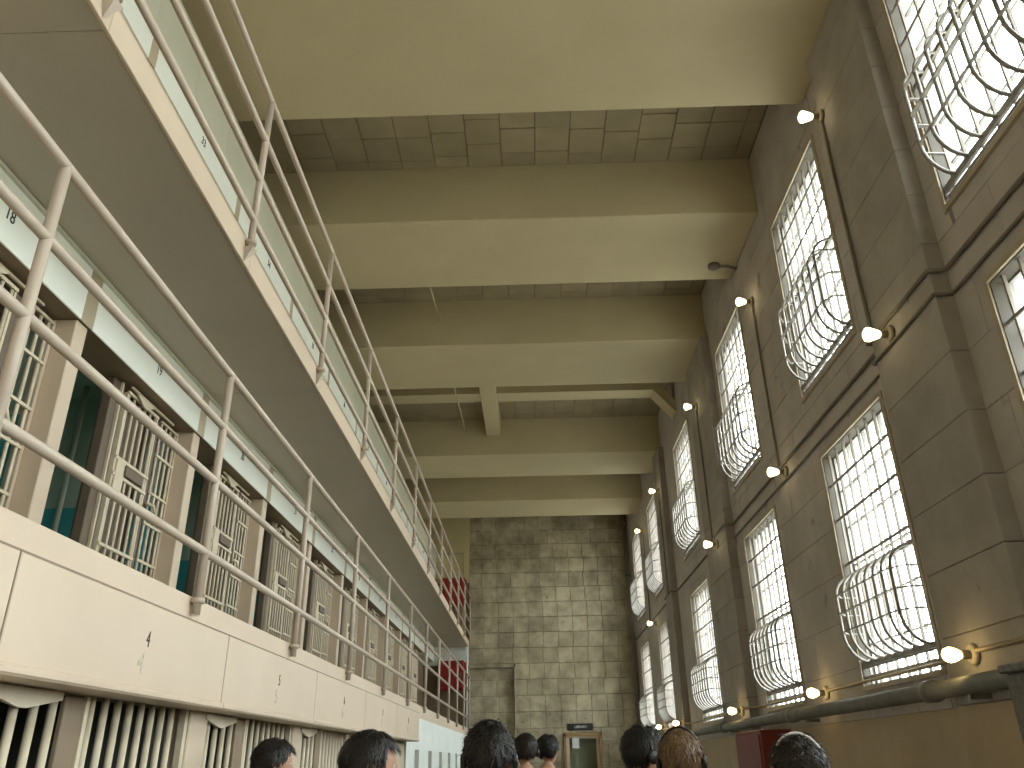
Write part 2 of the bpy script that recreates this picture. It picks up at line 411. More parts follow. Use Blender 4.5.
def window(idx, a, b, z0, z1, cage, label_cage, parts=True):
    yc = (a + b) / 2
    wo = empty('window_%d' % idx, (XW, yc, z0), kind='structure')
    XG = XW + 0.10
    # trim strip around the opening
    t = 0.035
    boxes('frame', [(XW - 0.010, XW + 0.02, a - t, a, z0 - t, z1 + t), (XW - 0.010, XW + 0.02, b, b + t, z0 - t, z1 + t),
                    (XW - 0.016, XW + 0.02, a, b, z1, z1 + t), (XW - 0.02, XW + 0.02, a, b, z0 - t, z0)], M_FRAME, wo, (XW, yc, z0))
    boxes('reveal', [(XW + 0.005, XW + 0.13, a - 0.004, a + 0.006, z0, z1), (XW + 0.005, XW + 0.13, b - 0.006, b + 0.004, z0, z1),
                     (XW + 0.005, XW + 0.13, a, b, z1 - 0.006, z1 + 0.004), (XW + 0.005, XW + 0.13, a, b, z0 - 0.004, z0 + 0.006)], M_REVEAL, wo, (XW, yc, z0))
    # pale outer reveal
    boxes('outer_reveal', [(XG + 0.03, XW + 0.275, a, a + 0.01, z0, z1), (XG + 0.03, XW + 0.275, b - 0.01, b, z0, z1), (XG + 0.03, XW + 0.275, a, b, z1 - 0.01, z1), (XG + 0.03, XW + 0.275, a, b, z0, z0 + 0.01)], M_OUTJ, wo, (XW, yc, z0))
    nc, nr = 4, 6
    s = []
    for i in range(nc + 1):
        y = a + (b - a) * i / nc
        hw = 0.018 if i in (0, nc) else 0.006
        s.append((XG, XG + 0.03, y - hw, y + hw, z0, z1))
    for j in range(nr + 1):
        z = z0 + (z1 - z0) * j / nr
        hw = 0.018 if j in (0, nr) else 0.006
        s.append((XG + 0.002, XG + 0.028, a, b, z - hw, z + hw))
    boxes('sash', s, M_SASH, wo, (XW, yc, z0))
    if parts:
        for i in range(nc):
            for j in range(nr):
                ya = a + (b - a) * i / nc; za = z0 + (z1 - z0) * j / nr
                box('pane', XG + 0.012, XG + 0.017, ya + 0.004, ya + (b - a) / nc - 0.004, za + 0.004, za + (z1 - z0) / nr - 0.004, M_GLASS, wo)
        nbars = 8
        for i in range(nbars):
            y = a + (b - a) * (i + 0.5) / nbars
            box('security_bar', XW + 0.028, XW + 0.048, y - 0.008, y + 0.008, z0 + 0.006, z1 - 0.006, M_WBAR, wo)
        for f in (0.035, 0.075, 0.50, 0.70, 0.86):
            z = z0 + (z1 - z0) * f
            box('cross_flat', XW + 0.024, XW + 0.034, a + 0.01, b - 0.01, z - 0.011, z + 0.011, M_WBAR, wo)
    else:
        box('pane', XG + 0.012, XG + 0.017, a, b, z0, z1, M_GLASS, wo)
    # sky portal for sampling the daylight that enters here
    ld = bpy.data.lights.new('daylight_portal', 'AREA'); ld.shape = 'RECTANGLE'; ld.size = z1 - z0; ld.size_y = b - a
    lo = bpy.data.objects.new('daylight_portal', ld); C.objects.link(lo); lo.location = (XW + 0.26, yc, (z0 + z1) / 2)
    lo.rotation_euler = (0, R(90), 0)
    ld.cycles.is_portal = True
    if not cage: return
    # basket cage over the lower half
    zt, zb = (z0 + (0.86 if z0 < 3 else 0.98), z0 + (0.17 if z0 < 3 else 0.12))
    xo = XW - 0.16
    cg = tag(empty('window_cage', (XW, yc, zb)), label_cage, 'window cage', 'curved basket cages on the windows')
    pts = [(XW + 0.03, zt)]
    ztop, zbot = zt - 0.17, zb + 0.23
    for k in range(1, 7):
        t_ = math.pi / 2 * k / 6
        pts.append((XW + 0.03 + (xo - XW - 0.03) * math.sin(t_), ztop + 0.17 * math.cos(t_)))
    for k in range(0, 8):
        t_ = math.pi / 2 * k / 7
        pts.append((XW + 0.03 + (xo - XW - 0.03) * math.cos(t_), zbot - 0.23 * math.sin(t_)))
    nbar = 8
    for i in range(nbar):
        y = a + 0.10 + (b - a - 0.27) * i / (nbar - 1)
        tube('bar', [(x, y, z) for x, z in pts], 0.0125, M_CAGE, cg, 8)
    for z in (ztop - 0.0, (ztop + zbot) / 2, zbot + 0.0):
        ya, yb = a + 0.015, b - 0.085
        path = [(XW + 0.03, ya, z), (XW - 0.10, ya + 0.01, z), (xo + 0.04, ya + 0.045, z), (xo - 0.008, ya + 0.12, z),
                (xo - 0.008, yb - 0.12, z), (xo + 0.04, yb - 0.045, z), (XW - 0.10, yb - 0.01, z), (XW + 0.03, yb, z)]
        strip('band', path, 0.030 if abs(z - (ztop + zbot) / 2) < 0.01 else 0.020, 0.009, M_CAGE, cg)
    box('sill_flat', XW + 0.005, XW + 0.03, a + 0.015, b - 0.015, zb - 0.025, zb + 0.015, M_CAGE, cg)
    box('top_flat', XW + 0.005, XW + 0.03, a + 0.015, b - 0.015, zt - 0.015, zt + 0.02, M_CAGE, cg)
ordn = ['nearest', 'second', 'third', 'fourth', 'fifth', 'farthest']
for i in range(6):
    window(2 * i + 1, *UPP[i], UPZ[0], UPZ[1], True, 'curved steel basket cage on the %s upper window' % ordn[i])
    window(2 * i + 2, *LOW[i], LOZ[0], LOZ[1], True, 'curved steel basket cage on the %s lower window' % ordn[i])
for i, (a, b) in enumerate(BACK_OPEN):
    window(13 + 2 * i, a, b, UPZ[0], UPZ[1], False, None, False)
    window(14 + 2 * i, a, b, LOZ[0], LOZ[1], False, None, False)

# pipes and conduits on the window wall
bp = empty('steam_pipe', (2.505, 12.0, 1.955), 'thick grey horizontal pipe below the lower windows', 'pipe')
tube('pipe', [(2.505, 4.39, 1.955), (2.505, 21.5, 1.955)], 0.052, M_STEEL, bp, 14)
for y in (4.9, 7.9, 11.0, 15.3, 20.0):
    box('pipe_bracket', 2.45, 2.57, y - 0.02, y + 0.02, 1.875, 1.90, M_STEEL, bp)
    tube('coupling', [(2.505, y + 0.5, 1.955), (2.505, y + 0.62, 1.955)], 0.066, M_STEEL, bp, 14)
pb = empty('pipe_enclosure', (2.5, 4.4, 0.0), 'grey stippled enclosure at the near end of the steam pipe', 'enclosure')
box('body', 2.38, 2.683, 3.70, 4.365, 0.0, 1.96, M_STIP, pb, 0.02)
box('lid', 2.36, 2.683, 3.68, 4.37, 1.96, 2.0, M_STIP, pb, 0.008)
PILS = ((4.38, 5.33), (10.42, 11.70), (15.00, 15.72))
def along_wall(ya, yb, z, r):
    # path along the window wall that steps out around each pilaster
    xw, xp = XW - r - 0.004, 2.575 - r - 0.002
    pts = [(xw, ya, z)]
    for (a, b) in PILS:
        if a < ya or b > yb: continue
        g = r + 0.008
        pts += [(xw, a - 2.2 * g, z), (xw - 0.02, a - g, z), (xp, a - g + 0.004, z), (xp, b + g, z), (xw - 0.02, b + g + 0.002, z), (xw, b + 2.2 * g, z)]
    return pts + [(xw, yb, z)]
tag(tube('wall_conduit', along_wall(-3.0, YE - 0.45, 4.37, 0.015), 0.015, M_COND, n=8), 'dark electrical conduit running between the two rows of windows', 'conduit')
tag(tube('wall_conduit', along_wall(1.0, 10.36, 4.20, 0.011), 0.011, M_COND, n=8), 'thinner second dark line along the wall just above the lower windows', 'conduit')  # thin dark tube parallel to the main conduit, a little lower
tag(tube('wall_conduit', along_wall(-1.0, YE - 0.45, 2.135, 0.013), 0.013, M_TANCOND, n=8), 'tan conduit feeding the lamps along the lower window sills', 'conduit')
def lamp(x, y, z, label, grp, style):
    lo = tag(empty('wall_lamp', (x, y, z)), label, 'lamp', grp)
    lathe('base', [(0.0, 0.0), (0.055, 0.0), (0.062, -0.012), (0.05, -0.03), (0.0, -0.032)], M_BRASS if style else M_PORC, 'X', 16, lo, (x, y, z))
    lathe('socket', [(0.0, -0.03), (0.026, -0.03), (0.028, -0.075), (0.024, -0.085), (0.0, -0.085)], M_BRASS, 'X', 12, lo, (x, y, z))
    if style:
        lathe('bulb', [(0.0, -0.08), (0.024, -0.083), (0.032, -0.10), (0.042, -0.13), (0.052, -0.16), (0.049, -0.18), (0.028, -0.194), (0.0, -0.202)], M_BULB, 'X', 16, lo, (x, y, z))
    else:
        lathe('bulb', [(0.0, -0.08), (0.02, -0.083), (0.03, -0.10), (0.042, -0.13), (0.044, -0.15), (0.034, -0.175), (0.015, -0.188), (0.0, -0.19)], M_BULB2, 'X', 16, lo, (x, y, z))
    return lo
ORD = ['first', 'second', 'third', 'fourth', 'fifth']
LU = [(5.27, 6.52, 1), (8.18, 6.44, 0), (11.17, 6.40, 1), (15.27, 6.37, 1), (18.69, 6.47, 0)]
for i, (y, z, on) in enumerate(LU):
    x = 2.575 if on else XW
    lamp(x, y, z, 'lit flood bulb high on the wall, %s from the viewer' % ORD[i], 'upper row of wall lamps', True)
    tag(tube('lamp_conduit', [(x - 0.016, y, z - 0.06), (x - 0.016, y - 0.005, 4.39)], 0.012, M_COND, n=8), 'vertical conduit down from the %s high lamp' % ORD[i], 'conduit', 'vertical lamp conduits')
LM = [(5.01, 4.27, 1), (8.01, 4.28, 0), (10.93, 4.24, 1), (17.93, 4.24, 0)]
for i, (y, z, on) in enumerate(LM):
    lamp(2.575 if on else XW, y, z, 'lit flood bulb between the window rows, %s from the viewer' % ORD[i], 'middle row of wall lamps', True)
LL = [(4.96, 2.12, 1), (7.91, 2.12, 0), (10.72, 2.115, 1), (15.04, 2.146, 1), (17.94, 2.184, 0)]
for i, (y, z, on) in enumerate(LL):
    lamp(2.575 if on else XW, y, z, 'lit bare bulb above the steam pipe, %s from the viewer' % ORD[i], 'lower row of wall lamps', False)
dp = empty('drain_pipe', (2.60, 21.62, 0.0), 'dark vertical drain pipe in the far right corner', 'pipe')
tube('pipe', [(2.60, 21.62, 0.0), (2.60, 21.62, ZC)], 0.06, M_COND, dp, 12)
for z in (1.2, 2.8, 4.4, 6.0, 7.4): tube('coupling', [(2.60, 21.62, z), (2.60, 21.62, z + 0.12)], 0.075, M_COND, dp, 12)
rc = empty('red_cabinet', (2.52, 9.8, 0.0), 'dull red metal cabinet against the window wall under the steam pipe', 'cabinet')
box('body', 2.36, 2.68, 9.20, 10.36, 0.55, 1.86, M_DKRED, rc, 0.01)
box('door', 2.345, 2.36, 9.25, 10.31, 0.60, 1.81, M_DKRED, rc, 0.005)
box('handle', 2.325, 2.345, 9.33, 9.36, 1.1, 1.25, M_STEEL, rc, 0.004)
box('plinth', 2.39, 2.68, 9.25, 10.31, 0.0, 0.55, M_DKRED, rc)

# ------------------------------------------------------------------ end wall
ew = tag(boxes('wall_end', [(-6.0, 0.70, YE + 0.012, YE + 0.4, 0.0, ZC), (1.68, 3.1, YE + 0.012, YE + 0.4, 0.0, ZC), (0.70, 1.68, YE + 0.012, YE + 0.4, 2.22, ZC)], M_JOINT), 'bare block end wall closing the hall', kind='structure')
rowh = 0.3875
for r in range(3, 21):
    z0 = r * rowh; z1 = min(z0 + rowh, ZC)
    if z1 - z0 < 0.05: continue
    x = XE - random.choice((0.0, 0.0, 0.03, 0.06, 0.19))
    while x < XW + 0.01:
        x1 = min(x + MOD, XW + 0.02)
        rr = cut([(max(x, XE), x1, z0, z1)], (XE - 1, -0.46, 0, 3.78))
        rr = [(q, 0) for q in cut(rr, (0.72, 1.66, 0.0, 2.21))]
        if x < -0.46 and z0 < 3.78:
            rr += [((max(x, XE), min(x1, -0.46), z0, min(z1, 3.78)), 1)]
        for (q, rec) in rr:
            a0, a1, b0, b1 = q
            if a1 - a0 < 0.04 or b1 - b0 < 0.04: continue
            dy = random.uniform(-0.004, 0.004)
            f = YE + (0.0 if not rec else 0.003) + dy - (0.10 if not rec else 0.0)
            box('block', a0 + 0.0035, a1 - 0.0035, f, YE + 0.06, b0 + 0.0035, b1 - 0.0035, M_BLOCK, ew, 0.004)
        x += MOD
box('base_course', XE, 0.70, YE - 0.1, YE + 0.02, 0.0, 3 * rowh, M_BLOCK, ew); box('base_course', 1.68, XW, YE - 0.1, YE + 0.02, 0.0, 3 * rowh, M_BLOCK, ew)
tag(box('trim_3', -0.475, -0.45, YE - 0.125, YE + 0.0, 0.0, 3.79, M_TAN), 'light metal corner bead at the right side of the walled up doorway', kind='structure')
tag(box('trim_4', 1.68, 2.45, YE - 0.14, YE - 0.09, 2.03, 2.07, M_FRAME), 'narrow ledge on the end wall right of the glazed door', kind='structure')
# plastered end of the galleries
tag(box('wall_end_plaster', -4.8, XE, YE - 0.10, YE + 0.02, DECK2, ZC, M_CPLAST), 'cream plaster at the end of the upper gallery', kind='structure')
tag(box('wall_end_lower_plaster', -4.8, XE, YE - 0.10, YE + 0.02, 0.0, DECK2, M_WPLAST), 'pale plaster at the end of the lower gallery', kind='structure')
for n, zd in enumerate((DECK1, DECK2)):
    tag(box('baseboard_end_%d' % (n + 1), -3.4, XE, YE - 0.125, YE - 0.10, zd, zd + 1.50, M_BROWN), 'brown dado at the end of the %s gallery' % ('lower', 'upper')[n], kind='structure')
    hb = empty('hose_cabinet', (-2.08, YE - 0.25, zd + 0.88), 'red fire hose cabinet at the far end of the %s gallery' % ('lower', 'upper')[n], 'cabinet', 'red hose cabinets')
    box('body', -2.42, -1.76, YE - 0.36, YE - 0.125, zd + 0.88, zd + 1.60, M_RED, hb, 0.012)
    box('door', -2.39, -1.79, YE - 0.375, YE - 0.36, zd + 0.91, zd + 1.57, M_RED, hb, 0.005)
    box('handle', -1.86, -1.83, YE - 0.39, YE - 0.375, zd + 1.18, zd + 1.30, M_STEEL, hb)
    box('side_flange', -1.755, -1.72, YE - 0.30, YE - 0.125, zd + 0.92, zd + 1.56, M_RED, hb)
boxes_tr = boxes('trim_5', [(-2.62, -1.80, YE - 0.13, YE - 0.10, 6.73, 6.78), (-1.84, -1.80, YE - 0.13, YE - 0.10, DECK2, 6.73)], M_FRAME)
tag(boxes_tr, 'painted door casing on the plaster at the end of the upper gallery', kind='structure')
tag(tube('riser_pipe', [(-1.69, YE - 0.20, DECK1), (-1.69, YE - 0.20, SOF2)], 0.025, M_WPLAST, n=10), 'white riser pipe at the far end of the lower gallery', 'pipe')
# glazed door and its sign
d1 = tag(empty('door_1', (1.19, YE, 0.0)), 'wood framed glazed door in the end wall', kind='structure')
boxes('casing', [(0.72, 0.78, YE - 0.14, YE + 0.1, 0.0, 2.20), (1.60, 1.66, YE - 0.14, YE + 0.1, 0.0, 2.20), (0.72, 1.66, YE - 0.14, YE + 0.1, 2.14, 2.205)], M_WOOD, d1, (1.19, YE, 0))
boxes('leaf', [(0.78, 0.86, YE - 0.06, YE, 0.0, 2.14), (1.53, 1.60, YE - 0.06, YE, 0.0, 2.14), (0.86, 1.53, YE - 0.06, YE, 2.08, 2.14), (0.86, 1.53, YE - 0.06, YE, 0.0, 0.75)], M_CREAM, d1, (1.19, YE, 0))
box('pane', 0.86, 1.53, YE - 0.04, YE - 0.03, 0.75, 2.08, M_DGLASS, d1)
box('back_panel', 0.70, 1.70, YE + 0.3, YE + 0.34, 0.0, 2.3, M_PANEL, d1)
pn = tag(box('window_bright_patch', 0.93, 1.10, YE - 0.066, YE - 0.062, 1.86, 2.10, M_WINPATCH), 'white patch standing for the bright window beyond the glazed door in the end wall', 'patch')  # added white sheet in place of a bright window seen through the glass
sg = empty('door_sign', (1.14, YE - 0.12, 2.28), 'small black sign with white lettering above the glazed door', 'sign')
box('board', 0.82, 1.46, YE - 0.13, YE - 0.104, 2.265, 2.42, M_BLACK, sg, 0.004)
text('lettering', 'LIBRARY', 0.085, M_WHITE, (1.16, YE - 0.132, 2.342), (R(90), 0, 0), sg)

# ------------------------------------------------------------------ wall behind the viewer
tag(box('wall_back', -6.0, 3.2, Y0 - 0.3, Y0, 0.0, ZC, M_CPLAST), 'cream wall behind the viewer', kind='structure')

# ------------------------------------------------------------------ the cell block
tag(box('wall_block_core', -6.0, -4.85, Y0, YE, 0.0, ZC, M_CPLAST), 'solid core wall of the cell block', kind='structure')
# gallery floors
dk = tag(empty('gallery_deck_lower', (XE, 8.0, DECK1)), 'lower gallery floor slab with its cream edge', kind='structure')
box('slab', -4.85, XE - 0.02, Y0, YE - 0.10, DECK1 - 0.13, DECK1 - 0.005, M_SOFFIT, dk)
for k in range(-2, 12):
    ya, yb = YS + P * k, YS + P * (k + 1)
    yb = min(yb, YE - 0.11)
    if k == 11: yb = YE - 0.11
    if ya < yb - 0.1: box('edge_plate', XE - 0.02, XE, ya + 0.002, yb - 0.002, DECK1 - 0.17, DECK1, M_CREAM, dk, 0.003)
dk2 = tag(empty('gallery_deck_upper', (XE, 8.0, DECK2)), 'upper gallery floor slab with olive underside and cream edge', kind='structure')
y = Y0
for yy in [YS + P * 2 * k for k in range(-1, 6)] + [YE - 0.10]:
    if yy - y > 0.3: box('slab', XF - 0.3, XE - 0.02, y + 0.0015, yy - 0.0015, SOF2, DECK2 - 0.005, M_SOFFIT, dk2, 0.003)
    y = yy
for k in range(-2, 12):
    ya, yb = YS + P * k, min(YS + P * (k + 1), YE - 0.11)
    if ya < yb - 0.1: box('edge_plate', XE - 0.02, XE, ya + 0.0008, yb - 0.0008, SOF2 - 0.004, DECK2, M_CREAM, dk2, 0.003)

# railings
def railing(name, zd, base, tops, label):
    ro = tag(empty(name, (-1.63, 10.0, zd)), label, 'railing', 'pipe railings of the galleries')
    X = -1.628
    for z in tops:
        tube('rail', [(X, -3.0, z), (X, YE - 0.14, z)], 0.0205, M_RAIL, ro, 12)
    for y in (0.48, 2.23, 3.95, 5.68, 7.46, 9.27, 11.10, 12.85, 14.65, 16.45, 18.25, 20.05):
        p = tube('post', [(X, y, base), (X, y, tops[0])], 0.021, M_RAIL, ro, 12)
        lathe('collar', [(0.0225, -0.012), (0.034, -0.012), (0.034, 0.012), (0.0225, 0.012)], M_RAIL, 'Z', 14, p, (X, y, zd - 0.02))
        if base < 3: continue
        bm = bmesh.new()       # wedge cup under the post
        q = [(-0.026, -0.03, 0.01), (-0.026, 0.03, 0.01), (0.03, 0.03, 0.01), (0.03, -0.03, 0.01), (-0.026, 0.0, -0.075)]
        key = ('cup',)
        if key in CACHE: me = CACHE[key]
        else:
            v = [bm.verts.new(c) for c in q]
            for f in ((0, 1, 2, 3), (0, 3, 4), (3, 2, 4), (2, 1, 4), (1, 0, 4)): bm.faces.new([v[i] for i in f])
            bmesh.ops.recalc_face_normals(bm, faces=bm.faces[:])
            me = bpy.data.meshes.new('bracket'); bm.to_mesh(me); me.materials.append(M_RAIL); CACHE[key] = me
        bm.free()
        link('bracket', me, p, (X, y, base - 0.005))
    # last post at the end wall
    tube('post', [(X, YE - 0.16, base), (X, YE - 0.16, tops[0])], 0.021, M_RAIL, ro, 12)
railing('gallery_railing', DECK1, 2.265, (3.555, 3.245, 2.940, 2.570), 'four bar pipe railing along the lower gallery')
railing('gallery_railing', DECK2, 4.385, (5.56, 5.225, 4.905, 4.60), 'four bar pipe railing along the upper gallery')

# fascia panels with the painted numbers
for k in range(-1, 5):
    ya, yb = YS + P * k, YS + P * (k + 1) + (0.10 if k == 4 else 0)
    num = str(4 + k)
    fo = tag(empty('number_panel', (-1.485, (ya + yb) / 2, 1.85)), ['cream fascia panel at the left edge, before the painted four', 'cream fascia panel with the painted four', 'cream fascia panel with the painted five', 'cream fascia panel with the painted six', 'cream fascia panel with the painted seven', 'last cream fascia panel, ending at the white wall'][k + 1], 'panel', 'cream fascia panels over the ground floor cells')
    box('face', -1.515, -1.485, ya + 0.0062, yb - 0.002, 1.87, 2.178, M_CREAM, fo, 0.004)
    box('top_flange', XE + 0.001, -1.515, ya + 0.003, yb - 0.003, 2.155, 2.177, M_CREAM, fo)
    box('bottom_flange', XE + 0.02, -1.470, ya + 0.002, yb - 0.002, 1.84, 1.872, M_CREAM, fo, 0.008)
    if k == 4: box('end_plate', XE, -1.515, yb - 0.02, yb - 0.003, 1.872, 2.155, M_CREAM, fo)
    if k >= 0:
        text('number', num, 0.085, M_INK, (-1.4845, YS + P * k + 0.90, 2.045), (R(90), 0, R(90)), fo, 0.75)
        text('faded_number', num, 0.11, M_FADED, (-1.4848, YS + P * k + 0.87, 1.955), (R(90), 0, R(90)), fo, 1.1, 0.0008)
    box('top_gap_shade', -1.62, -1.4868, ya + 0.001, yb - 0.001, 2.1775, 2.184, M_PLATE, fo)  # brown strip drawn in for the shadow gap above the panel
    box('side_gap_shade', -1.515, -1.4866, ya + 0.0012, ya + 0.006, 1.873, 2.178, M_PLATE, fo)  # same brown in place of the shaded upright gap between panels

# cells of the lower gallery: front, grille door and a plain interior each
XG = -2.72
def flat_bar(name, y0, y1, z, parent, x=XG, h=0.018, t=0.012): return box(name, x + 0.006, x + 0.006 + t, y0, y1, z - h / 2, z + h / 2, M_BAR, parent)
CELLNAME = ['lower gallery cell cut by the left edge, nearest the viewer', 'lower gallery cell with its whole open doorway and door beside the first full pillar',
            'third lower gallery cell from the left, right of the tall second post', 'fourth lower gallery cell from the left', 'fifth lower gallery cell from the left',
            'sixth lower gallery cell from the left', 'seventh lower gallery cell from the left', 'eighth lower gallery cell from the left', 'ninth lower gallery cell, next to the last',
            'last lower gallery cell, beside the dark recess']
def cell(k, tier_z, ztop, num):
    ya = YS + P * k
    o = tag(empty('prison_cell', (XG, ya + P / 2, tier_z)), CELLNAME[k], 'cell', 'barred cells of the lower gallery')
    # interior
    w1 = box('side_wall', -4.80, XG - 0.06, ya - 0.05, ya + 0.05, tier_z, SOF2, M_GREEN, o)
    box('dado', -4.80, XG - 0.07, ya + 0.05, ya + 0.053, tier_z, tier_z + 1.02, M_TEAL, w1)
    box('dado', -4.80, XG - 0.07, ya - 0.053, ya - 0.05, tier_z, tier_z + 1.02, M_TEAL, w1)
    w2 = box('back_wall', -4.85, -4.80, ya - 0.075, ya + P - 0.077, tier_z, SOF2, M_GREEN, o)
    box('dado', -4.80, -4.796, ya + 0.053, ya + P - 0.08, tier_z, tier_z + 1.02, M_TEAL, w2)
    box('cell_ceiling', -4.85, XF - 0.02, ya - 0.075, ya + P - 0.077, SOF2 - 0.03, SOF2 - 0.002, M_GREEN, o)
    tube('pipe', [(-3.4, ya + 1.50, tier_z), (-3.4, ya + 1.50, SOF2 - 0.03)], 0.022, M_PANEL, o, 8)
    # pillar in front of the partition
    box('pillar', XG - 0.06, -2.585, ya - 0.075, ya + 0.045, tier_z, ztop, M_CREAM, o, 0.006)
    # header box with white number band
    hd = box('header', XG - 0.10, XF - 0.012, ya - 0.075, ya + P - 0.077, ztop, SOF2 - 0.001, M_PLATE, o)
    bd = box('number_band', XF - 0.012, XF, ya + 0.052, ya + P - 0.079, ztop - 0.006, SOF2 - 0.004, M_BAND, o, 0.002)
    box('joint_strip', XF - 0.012, XF - 0.003, ya - 0.075, ya + 0.05, ztop - 0.006, SOF2 - 0.004, M_TAN, o)
    text('number', num, 0.10, M_INK, (XF + 0.001, ya + 0.92, ztop + 0.155), (R(90), 0, R(90)), bd, 0.8)
    box('ceiling_bead', XF, XF + 0.02, ya - 0.075, ya + P - 0.077, SOF2 - 0.022, SOF2 - 0.004, M_PANEL, bd)
    # jamb post on the far side of the doorway
    box('back_plate', XG - 0.07, XG - 0.055, ya + 0.67, ya + 1.36, tier_z, ztop - 0.02, M_JAMB, o)
    box('jamb', XG - 0.05, XG + 0.012, ya + 0.65, ya + 0.80, tier_z, ztop - 0.02, M_JAMB, o, 0.004)
    box('jamb_bead', XG + 0.012, XG + 0.03, ya + 0.735, ya + 0.75, tier_z, ztop - 0.02, M_BAR, o)
    # barred sliding door pushed open
    d = tag(box('door', XG, XG + 0.012, ya + 1.285, ya + 1.36, tier_z + 0.02, ztop - 0.05, M_JAMB, o), None)
    y0, y1 = ya + 0.815, ya + 1.285
    zt = ztop - 0.055
    for i in range(6):
        y = y0 + 0.03 + (y1 - y0 - 0.06) * i / 5
        tube('bar', [(XG + 0.024, y, tier_z + 0.03), (XG + 0.024, y, zt)], 0.010, M_BAR, d, 8)
    for z in (tier_z + 0.04, tier_z + 0.52, tier_z + 0.98, tier_z + 1.09, zt):
        flat_bar('cross_flat', y0, y1, z, d, XG + 0.018, 0.02, 0.016)
    box('stile', XG, XG + 0.03, y0, y0 + 0.02, tier_z + 0.02, zt, M_BAR, d)
    box('stile', XG, XG + 0.03, y1 - 0.012, y1 + 0.006, tier_z + 0.02, zt, M_BAR, d)
    box('lock_box', XG + 0.01, XG + 0.06, y0 + 0.12, y1 - 0.10, tier_z + 0.995, tier_z + 1.065, M_JAMB, d, 0.004)
    box('lock_plate', XG + 0.03, XG + 0.045, y0 + 0.02, y0 + 0.13, tier_z + 0.86, tier_z + 1.08, M_BAR, d, 0.004)
    # chevron hanger at the top of the door
    ch = bmesh.new()
    key = ('chevron',)
    if key in CACHE: me = CACHE[key]
    else:
        pr = [(-0.34, 0.040), (0.34, 0.040), (0.34, 0.026), (0.02, 0.026), (-0.10, -0.030), (-0.14, -0.030), (-0.26, 0.026), (-0.34, 0.026)]
        va = [ch.verts.new((0.0, y, z)) for y, z in pr]; vb = [ch.verts.new((0.014, y, z)) for y, z in pr]
        ch.faces.new(va); ch.faces.new(list(reversed(vb)))
        for i in range(len(pr)): ch.faces.new((va[i], vb[i], vb[(i + 1) % len(pr)], va[(i + 1) % len(pr)]))
        bmesh.ops.recalc_face_normals(ch, faces=ch.faces[:])
        me = bpy.data.meshes.new('hanger'); ch.to_mesh(me); me.materials.append(M_BAR); CACHE[key] = me
    ch.free()
    link('hanger', me, d, (XG + 0.05, ya + 1.14, ztop - 0.06))
    # fixed grille next to the pillar
    g = box('grille', XG - 0.004, XG + 0.02, ya + 1.655, ya + P - 0.08, tier_z, ztop - 0.02, M_CREAM, o)
    y0, y1 = ya + 1.365, ya + 1.655
    for i in range(4):
        y = y0 + 0.03 + (y1 - y0 - 0.06) * i / 3
        tube('bar', [(XG + 0.012, y, tier_z + 0.03), (XG + 0.012, y, ztop - 0.04)], 0.0105, M_BAR, g, 8)
    for z in (tier_z + 0.04, tier_z + 0.54, tier_z + 0.80, tier_z + 1.02, tier_z + 1.30, ztop - 0.045):
        flat_bar('cross_flat', y0, y1, z, g, XG + 0.008, 0.017, 0.014)
    tube('latch', [(XG + 0.03, y0 - 0.03, tier_z + 0.93), (XG + 0.05, y0 + 0.05, tier_z + 0.93), (XG + 0.05, y0 + 0.10, tier_z + 0.86)], 0.012, M_BAR, g, 6)
for k in range(0, 10):
    cell(k, DECK1, 3.955, str(18 + k))
YCE = YS + 10 * P
tag(boxes('wall_gallery_near', [(-4.85, XF, Y0, YS - 0.05, DECK1, SOF2)], M_CREAM), 'plain front of the cell block beside the viewer', kind='structure')
tag(boxes('wall_gallery_far', [(-4.85, XF - 0.25, YCE + 0.05, YE - 0.1, DECK1, SOF2)], M_BROWN), 'dark recessed wall beyond the last cell of the lower gallery', kind='structure')
tag(boxes('trim_6', [(XF - 0.26, XF, YCE + 0.05, YE - 0.1, 3.955, SOF2)], M_BAND), 'white band beyond the last cell of the lower gallery', kind='structure')

# upper tier front: white number bands, grey green panels up to the ceiling
uw = tag(box('wall_upper_tier', -4.85, XF - 0.02, Y0, YE - 0.1, DECK2, 6.89, M_CREAM), 'painted front of the upper tier of cells', kind='structure')
B3, T3 = 6.045, 6.36
for k in range(-3, 11):
    ya, yb = YS + P * k, min(YS + P * (k + 1), YE - 0.11)
    if yb - ya < 0.2: continue
    bd = box('number_band', XF - 0.02, XF + 0.004, ya + 0.052, yb - 0.052, B3, T3, M_BAND, uw, 0.002)
    box('joint_strip', XF - 0.02, XF + 0.001, ya - 0.05, ya + 0.05, B3, T3, M_TAN, uw)
    text('number', str(32 + k), 0.10, M_INK, (XF + 0.0055, ya + 0.92, B3 + 0.12), (R(90), 0, R(90)), bd, 0.8)
    box('lower_panel', XF - 0.02, XF - 0.004, ya + 0.002, yb - 0.002, DECK2, B3 - 0.003, M_CREAM, uw)
y = YS - 4 * P - 1.05
while y < YE - 0.3:
    box('panel', XF - 0.02, XF, max(y, Y0) + 0.0015, min(y + 0.70 * 1.0, YE - 0.11) - 0.0015, T3 + 0.003, 6.90, M_PANEL, uw, 0.0015)
    y += 0.70

